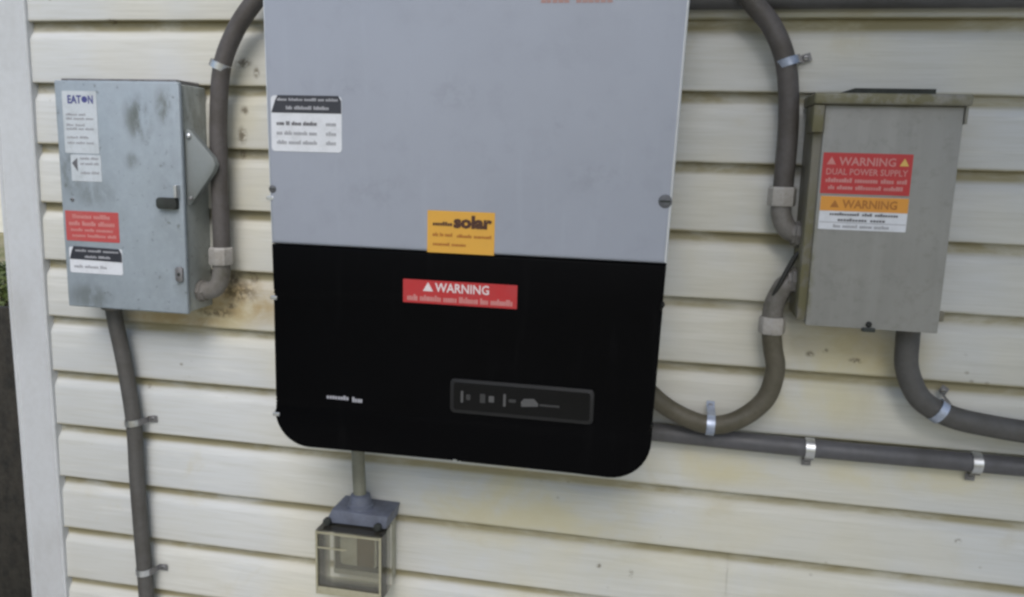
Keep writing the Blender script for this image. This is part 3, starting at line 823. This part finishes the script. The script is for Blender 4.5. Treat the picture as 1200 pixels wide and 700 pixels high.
# ------------------------------------------------------------------ straps
def strap(label, c, tangent, r, ear_dir, mat_band='zinc', mat_ear='zinc_dull', width=.011, wall_y=-0.0158, ear_len=.020):
    """one-hole strap: a band over the conduit, an ear lying on the wall and its screw."""
    c = Vector(c); t = Vector(tangent).normalized(); e = Vector(ear_dir)
    e = (e - t * e.dot(t)).normalized()
    st = thing('conduit_strap', label, 'strap', c, 'metal straps holding the conduits')
    n = Vector((0, -1, 0))
    ring_o, ring_i = [], []
    for k in range(13):
        a = math.radians(-25 + 230 * k / 12)
        d = e * math.cos(a) + n * math.sin(a)
        ring_o.append(c + d * (r + .0019)); ring_i.append(c + d * (r + .0004))
    b = bmesh.new()
    q = []
    for s in (-width / 2, width / 2):
        q.append([b.verts.new(p + t * s) for p in ring_o] + [b.verts.new(p + t * s) for p in reversed(ring_i)])
    m = len(q[0])
    for i in range(m):
        j = (i + 1) % m
        b.faces.new((q[0][i], q[0][j], q[1][j], q[1][i]))
    for k in range(12):
        for z in (0, 1):
            b.faces.new((q[z][k], q[z][k + 1], q[z][m - 2 - k], q[z][m - 1 - k]))
    link('band', b, mat_band, st, 30)
    # ear: from the band down to the wall, then flat
    b = bmesh.new()
    pts = []
    y0 = c.y - 0.004
    base = c + e * (r - .001)
    prof = [(0.0, y0), (0.004, min(wall_y - .004, y0)), (0.007, wall_y - .0016), (ear_len, wall_y - .0012)]
    rows = []
    for th in (0, .0018):
        for s, y in prof:
            pass
    top = [[b.verts.new(Vector((base.x, 0, base.z)) + e * s + Vector((0, y - .0018, 0)) + t * w) for w in (-width / 2, width / 2)] for s, y in prof]
    bot = [[b.verts.new(Vector((base.x, 0, base.z)) + e * s + Vector((0, y, 0)) + t * w) for w in (-width / 2, width / 2)] for s, y in prof]
    for i in range(len(prof) - 1):
        b.faces.new((top[i][0], top[i][1], top[i + 1][1], top[i + 1][0]))
        b.faces.new((bot[i][0], bot[i + 1][0], bot[i + 1][1], bot[i][1]))
        b.faces.new((top[i][0], top[i + 1][0], bot[i + 1][0], bot[i][0]))
        b.faces.new((top[i][1], bot[i][1], bot[i + 1][1], top[i + 1][1]))
    b.faces.new((top[0][0], bot[0][0], bot[0][1], top[0][1]))
    b.faces.new((top[-1][0], top[-1][1], bot[-1][1], bot[-1][0]))
    link('ear', b, mat_ear, st, 30)
    p = base + e * (ear_len - .0075)
    screw(st, p.x, wall_y - .0030, p.z, .0046)
    return st
strap('metal strap halfway down the conduit under the disconnect box', (-0.9135, -.0365, -0.6790), (-0.1, 0, 1), .0132, (1, 0, .15), ear_len=.022)
strap('lowest metal strap, near the foot of the conduit under the disconnect box', (-0.9075, -.036, -0.9620), (-0.03, 0, 1), .0132, (1, 0, .1), ear_len=.022)
strap('metal strap on the curved conduit above the disconnect box', (-0.7135, -.050, -0.0690), (0.42, 0, 1), FR, (-1, 0, .3), 'zinc', ear_len=.020)
strap('bluish strap on the curved conduit above the breaker box', (0.1437, -.050, -0.0580), (-0.35, 0, 1), FR, (1, 0, .2), 'zinc_blue', ear_len=.024)
strap('bluish strap at the bottom of the looping conduit', (0.0756, -.055, -0.5850), (1, 0, -.03), .0140, (0, 0, 1), 'zinc_blue', 'zinc_blue', width=.012, ear_len=.013)
strap('bluish strap on the sweep below the breaker box', (0.3890, -.050, -0.5365), (1, 0, -.62), .0160, (.6, 0, 1), 'zinc_blue', 'zinc_dull', ear_len=.018)
strap('strap on the straight lower conduit, below the breaker box', (0.2234, -.0305, -0.6155), (1, 0, 0), .0138, (0, 0, -1), ear_len=.019, width=.013)
strap('strap on the straight lower conduit, nearest the right picture edge', (0.4530, -.0305, -0.6150), (1, 0, 0), .0138, (0, 0, -1), ear_len=.019, width=.013)
strap('strap on the straight upper conduit above the breaker box', (0.62, -.0305, 0.0300), (1, 0, 0), .0142, (0, 0, 1), ear_len=.022, width=.016)

# ------------------------------------------------------------------ outlet box under the inverter
cO = conduit('rigid_conduit', 'short olive-grey conduit stub between inverter and clear-covered outlet box', [(-0.4895, -.05, -0.590), (-0.4865, -.05, -0.700), (-0.4825, -.05, -0.786)], .0108, 'emt_grey', base=(-0.4825, -.05, -0.786))
OX0, OX1, OZ0, OZ1 = -0.5410, -0.4270, -0.9200, -0.7990
ou = thing('outlet_box', 'small outlet box with a clear plastic cover hanging under the inverter', 'outlet box', ((OX0 + OX1) / 2, 0, OZ0))
link('back_box', bm_box(OX0 + .004, OX1 - .004, -0.040, -0.0155, OZ0 + .004, OZ1 - .002, .003), 'device', ou, 40)
tp = link('top_plate', bm_prism([(OX0 + .006, OZ1 - .006), (OX1 - .002, OZ1 - .006), (OX1 + .002, OZ1 + .016), (OX0 + .018, OZ1 + .018)], -0.076, -0.016, .003), 'hub_blue', ou, 40)
fitting(ou, (-0.4825, -.05, OZ1 + .012), (0, 0, 1), [(0, .022), (.010, .022), (.012, .0185), (.026, .0165), (.028, .0135)], 'hub_blue', 'conduit_hub')
for x in (OX0 + .012, OX1 - .014):
    fitting(ou, (x, -0.078, OZ1 - .001), (0, -1, 0), [(0, .0065), (.006, .0065), (.008, .004)], 'black_slot', 'hinge_knuckle', 12)
dv = link('receptacle', bm_prism(rounded(OX0 + .0225, OX1 - .0265, OZ0 + .0310, OZ1 - .0300, .003), -0.052, -0.0402, .002), 'device', ou, 40)
link('receptacle_face', bm_prism(rounded(-0.4870, -0.4570, OZ0 + .0330, OZ1 - .0320, .003), -0.056, -0.0525), 'device_dark', dv, 40)
fx0, fx1, fz0, fz1 = OX0 + .012, OX1 - .020, OZ0 + .020, OZ1 - .022
link('rim', bm_box(fx0, fx1, -0.050, -0.0402, fz1 - .007, fz1, .001), 'obox', ou)
link('rim', bm_box(fx0, fx1, -0.050, -0.0402, fz0, fz0 + .010, .001), 'obox', ou)
link('rim', bm_box(fx0, fx0 + .009, -0.050, -0.0402, fz0 + .0102, fz1 - .0072, .001), 'obox', ou)
link('rim', bm_box(fx1 - .005, fx1, -0.050, -0.0402, fz0 + .0102, fz1 - .0072, .001), 'obox', ou)
cvb = bmesh.new()
th = .0022
bm_box(OX0, OX1, -0.100, -0.100 + th, OZ0, OZ1 - .008, .0008, bm=cvb)
bm_box(OX0, OX0 + th, -0.0975, -0.0465, OZ0 + .001, OZ1 - .009, bm=cvb)
bm_box(OX1 - th, OX1, -0.0975, -0.0465, OZ0 + .001, OZ1 - .009, bm=cvb)
bm_box(OX0 + .0025, OX1 - .0025, -0.0975, -0.0465, OZ1 - .0105, OZ1 - .0083, bm=cvb)
bm_box(OX0 + .0025, OX1 - .0025, -0.0975, -0.0465, OZ0 + .001, OZ0 + .0032, bm=cvb)
cc = link('clear_cover', cvb, 'clear', ou)
for x in (OX0 + .0003, OX1 - .0038):
    link('cover_edge', bm_box(x, x + .0035, -0.1030, -0.1002, OZ0 + .001, OZ1 - .0090, .0006), 'edge_plastic', cc)
link('cover_edge', bm_box(OX0 + .004, OX1 - .004, -0.1030, -0.1002, OZ0 + .001, OZ0 + .0140, .0006), 'edge_plastic', cc)
link('cover_rib', bm_box(OX0 + .004, OX1 - .004, -0.1022, -0.1002, OZ1 - .0135, OZ1 - .0105), 'edge_plastic', cc)
link('cover_rib', bm_box(OX0 + .004, OX1 - .060, -0.1022, -0.1002, OZ1 - .0390, OZ1 - .0370), 'edge_plastic', cc)

# ------------------------------------------------------------------ yard seen past the corner
MAT['fence'] = soiled('dark_weathered_wood', (0.034, 0.030, 0.023), (0.007, 0.007, 0.006), 0.85, 0, 1.0, 16, (1.6, 1.6, .8), bump=0.6)
fe = thing('board_fence', 'dark weathered board fence beyond the corner post', 'fence', (-2.0, 0.9, GZ))
for i in range(18):
    x = -4.15 + i * 0.152
    w = random.uniform(.134, .144)
    h = -0.70 + random.uniform(-.012, .012)
    link('fence_board', bm_box(x, x + w, 0.90 + random.uniform(-.003, .003), 0.920, GZ - .02, h, .003), 'fence', fe)
for z in (-0.95, -1.45):
    link('fence_rail', bm_box(-4.16, -1.40, 0.925, 0.965, z, z + .085, .003), 'fence', fe)
for x in (-4.1, -2.75, -1.48):
    link('fence_post', bm_box(x, x + .09, 0.966, 1.055, GZ - .05, -0.72, .004), 'fence', fe)

MAT['leaf'] = soiled('shrub_leaf', (0.055, 0.085, 0.018), (0.10, 0.11, 0.025), 0.6, 0, 0.7, 5)
MAT['bark'] = soiled('shrub_bark', (0.08, 0.06, 0.04), (0.04, 0.03, 0.02), 0.9, 0, 0.6, 12)
sh = thing('shrub', 'low loose green shrub growing beyond the board fence', 'shrub', (-6.0, 5.0, GZ))
b = bmesh.new()
for i in range(9):
    a = random.uniform(0, 6.28); l = random.uniform(.25, .5)
    bm_tube([Vector((-6, 5, GZ - .02)), Vector((-6 + math.cos(a) * l * .4, 5 + math.sin(a) * l * .4, GZ + l * .6)), Vector((-6 + math.cos(a) * l, 5 + math.sin(a) * l, GZ + l * 1.1))], .01, 6, b, [.014, .010, .004])
link('stem', b, 'bark', sh)
b = bmesh.new()
for i in range(2600):
    u = Vector((random.gauss(0, 1), random.gauss(0, 1), random.gauss(0, 1))).normalized() * random.uniform(.35, 1) ** .5
    lump = 1 + .25 * math.sin(u.x * 6) * math.cos(u.y * 5 + 1)
    c = Vector((-6 + u.x * .60 * lump, 5 + u.y * .5 * lump, GZ + .24 + u.z * .22 * lump))
    d1 = Vector((random.gauss(0, 1), random.gauss(0, 1), random.gauss(0, .6))).normalized() * .035
    d2 = d1.cross(Vector((random.gauss(0, 1), random.gauss(0, 1), random.gauss(0, 1)))).normalized() * .014
    b.faces.new([b.verts.new(c - d1), b.verts.new(c + d2), b.verts.new(c + d1), b.verts.new(c - d2)])
link('crown', b, 'leaf', sh)

MAT['shed_wall'] = soiled('pale_shed_paint', (0.66, 0.65, 0.58), (0.4, 0.38, 0.3), 0.7, 0, 0.5, 1.5)
MAT['shed_roof'] = soiled('grey_shingle', (0.12, 0.12, 0.12), (0.06, 0.06, 0.06), 0.9, 0, 0.7, 3)
MAT['shed_door'] = soiled('brown_door_paint', (0.16, 0.10, 0.06), (0.08, 0.05, 0.03), 0.6, 0, 0.5, 4)
MAT['glass'] = NT('window_glass', 0.08, 0, 0.6).color((0.03, 0.035, 0.04)).m
se = thing('garden_shed', 'pale garden shed with grey roof far behind the fence', 'shed', (-12.5, 12.5, GZ))
link('wall', bm_box(-14.0, -10.2, 11, 14, GZ - .1, GZ + 2.2), 'shed_wall', se)
rf = bmesh.new()
pr = [(10.8, GZ + 2.15), (12.5, GZ + 3.2), (14.2, GZ + 2.15), (14.2, GZ + 2.27), (12.5, GZ + 3.33), (10.8, GZ + 2.27)]
va = [rf.verts.new((-14.2, y, z)) for y, z in pr]; vb = [rf.verts.new((-10.0, y, z)) for y, z in pr]
rf.faces.new(va); rf.faces.new(vb[::-1])
for i in range(6):
    rf.faces.new((va[i], va[(i + 1) % 6], vb[(i + 1) % 6], vb[i]))
link('roof', rf, 'shed_roof', se)
for x in (-13.98, -10.22):
    gb = bmesh.new()
    q = [gb.verts.new(p) for p in ((x, 11.05, GZ + 2.19), (x, 13.95, GZ + 2.19), (x, 12.5, GZ + 3.15))]
    w = [gb.verts.new((v.co.x + .05 * (1 if x < -12 else -1), v.co.y, v.co.z)) for v in q]
    gb.faces.new(q); gb.faces.new(w[::-1])
    for i in range(3):
        gb.faces.new((q[i], q[(i + 1) % 3], w[(i + 1) % 3], w[i]))
    link('gable', gb, 'shed_wall', se)
dr = link('door', bm_box(-13.4, -12.5, 10.96, 10.998, GZ + .02, GZ + 2.0, .01), 'shed_door', se)
link('handle', bm_box(-12.62, -12.58, 10.90, 10.958, GZ + .95, GZ + 1.07, .005), 'zinc', dr)
wd = link('window', bm_box(-11.7, -10.8, 10.96, 10.998, GZ + 1.0, GZ + 1.75, .01), 'trim', se)
for x in (-11.64, -11.22):
    link('pane', bm_box(x, x + .36, 10.950, 10.9585, GZ + 1.06, GZ + 1.69), 'glass', wd)

# ------------------------------------------------------------------ unseen greenery beside the viewer, added to shade the wall
def leafy(b, c, rx, ry, rz, n, size):
    c = Vector(c)
    for i in range(n):
        u = Vector((random.gauss(0, 1), random.gauss(0, 1), random.gauss(0, 1))).normalized() * random.uniform(.08, 1) ** (1 / 3)
        lump = 1 + .22 * math.sin(u.x * 7 + 1) * math.cos(u.z * 6) + .12 * math.sin(u.y * 11)
        p = c + Vector((u.x * rx, u.y * ry, u.z * rz)) * lump
        d1 = Vector((random.gauss(0, 1), random.gauss(0, 1), random.gauss(0, .6))).normalized() * size * random.uniform(.7, 1.3)
        d2 = d1.cross(Vector((random.gauss(0, 1), random.gauss(0, 1), random.gauss(0, 1)))).normalized() * size * .42
        b.faces.new([b.verts.new(p - d1), b.verts.new(p + d2), b.verts.new(p + d1), b.verts.new(p - d2)])
TX, TY = 1.25, -1.85  # tree added out of view to darken the wall's upper right
tr = thing('shade_tree', 'unseen leafy tree added to shade the upper right wall', 'tree', (TX, TY, GZ))
b = bm_tube(smooth_path([(TX, TY, GZ - .05), (TX - .03, TY, -1.0), (TX + .02, TY + .03, -0.2), (TX - .05, TY, 0.8), (TX, TY, 1.8)], 5), .07, 10, None, [.085 - .0034 * i for i in range(21)])
for a, l, z in ((0.3, .9, .5), (2.2, .6, .9), (3.4, .7, 1.1), (4.4, .7, .9), (5.6, .8, .8), (1.2, .8, .7), (2.9, .7, 1.4)):
    bm_tube([Vector((TX, TY, z)), Vector((TX + math.cos(a) * l * .5, TY + math.sin(a) * l * .5, z + l * .35)), Vector((TX + math.cos(a) * l, TY + math.sin(a) * l, z + l * .6))], .02, 7, b, [.032, .022, .008])
link('shade_trunk', b, 'bark', tr, 50)
b = bmesh.new()
for c, r, n in (((TX - .15, TY + .15, 1.75), .90, 9000), ((TX + .55, TY + .30, 1.3), .75, 3600), ((TX + .7, TY - .3, 1.9), .8, 2600), ((TX + .2, TY - .2, 2.7), .7, 2200)):
    leafy(b, c, r, r * .9, r * .85, n, .06)
link('crown', b, 'leaf', tr)
bu = thing('shrub', 'unseen low shrub added left of the corner post to shade the wall', 'shrub', (-1.75, -0.55, GZ))
b = bmesh.new()  # shrub added out of view to shade the lower left
for i in range(10):
    a = i * .63; l = random.uniform(.4, .7)
    bm_tube([Vector((-1.75, -.55, GZ - .02)), Vector((-1.75 + math.cos(a) * l * .3, -.55 + math.sin(a) * l * .25, GZ + l * .7)), Vector((-1.75 + math.cos(a) * l * .6, -.55 + math.sin(a) * l * .5, GZ + l * 1.4))], .01, 6, b, [.016, .010, .004])
link('stem', b, 'bark', bu)
b = bmesh.new()
leafy(b, (-1.62, -.55, GZ + .75), .42, .45, .78, 6500, .032)
link('crown', b, 'leaf', bu)
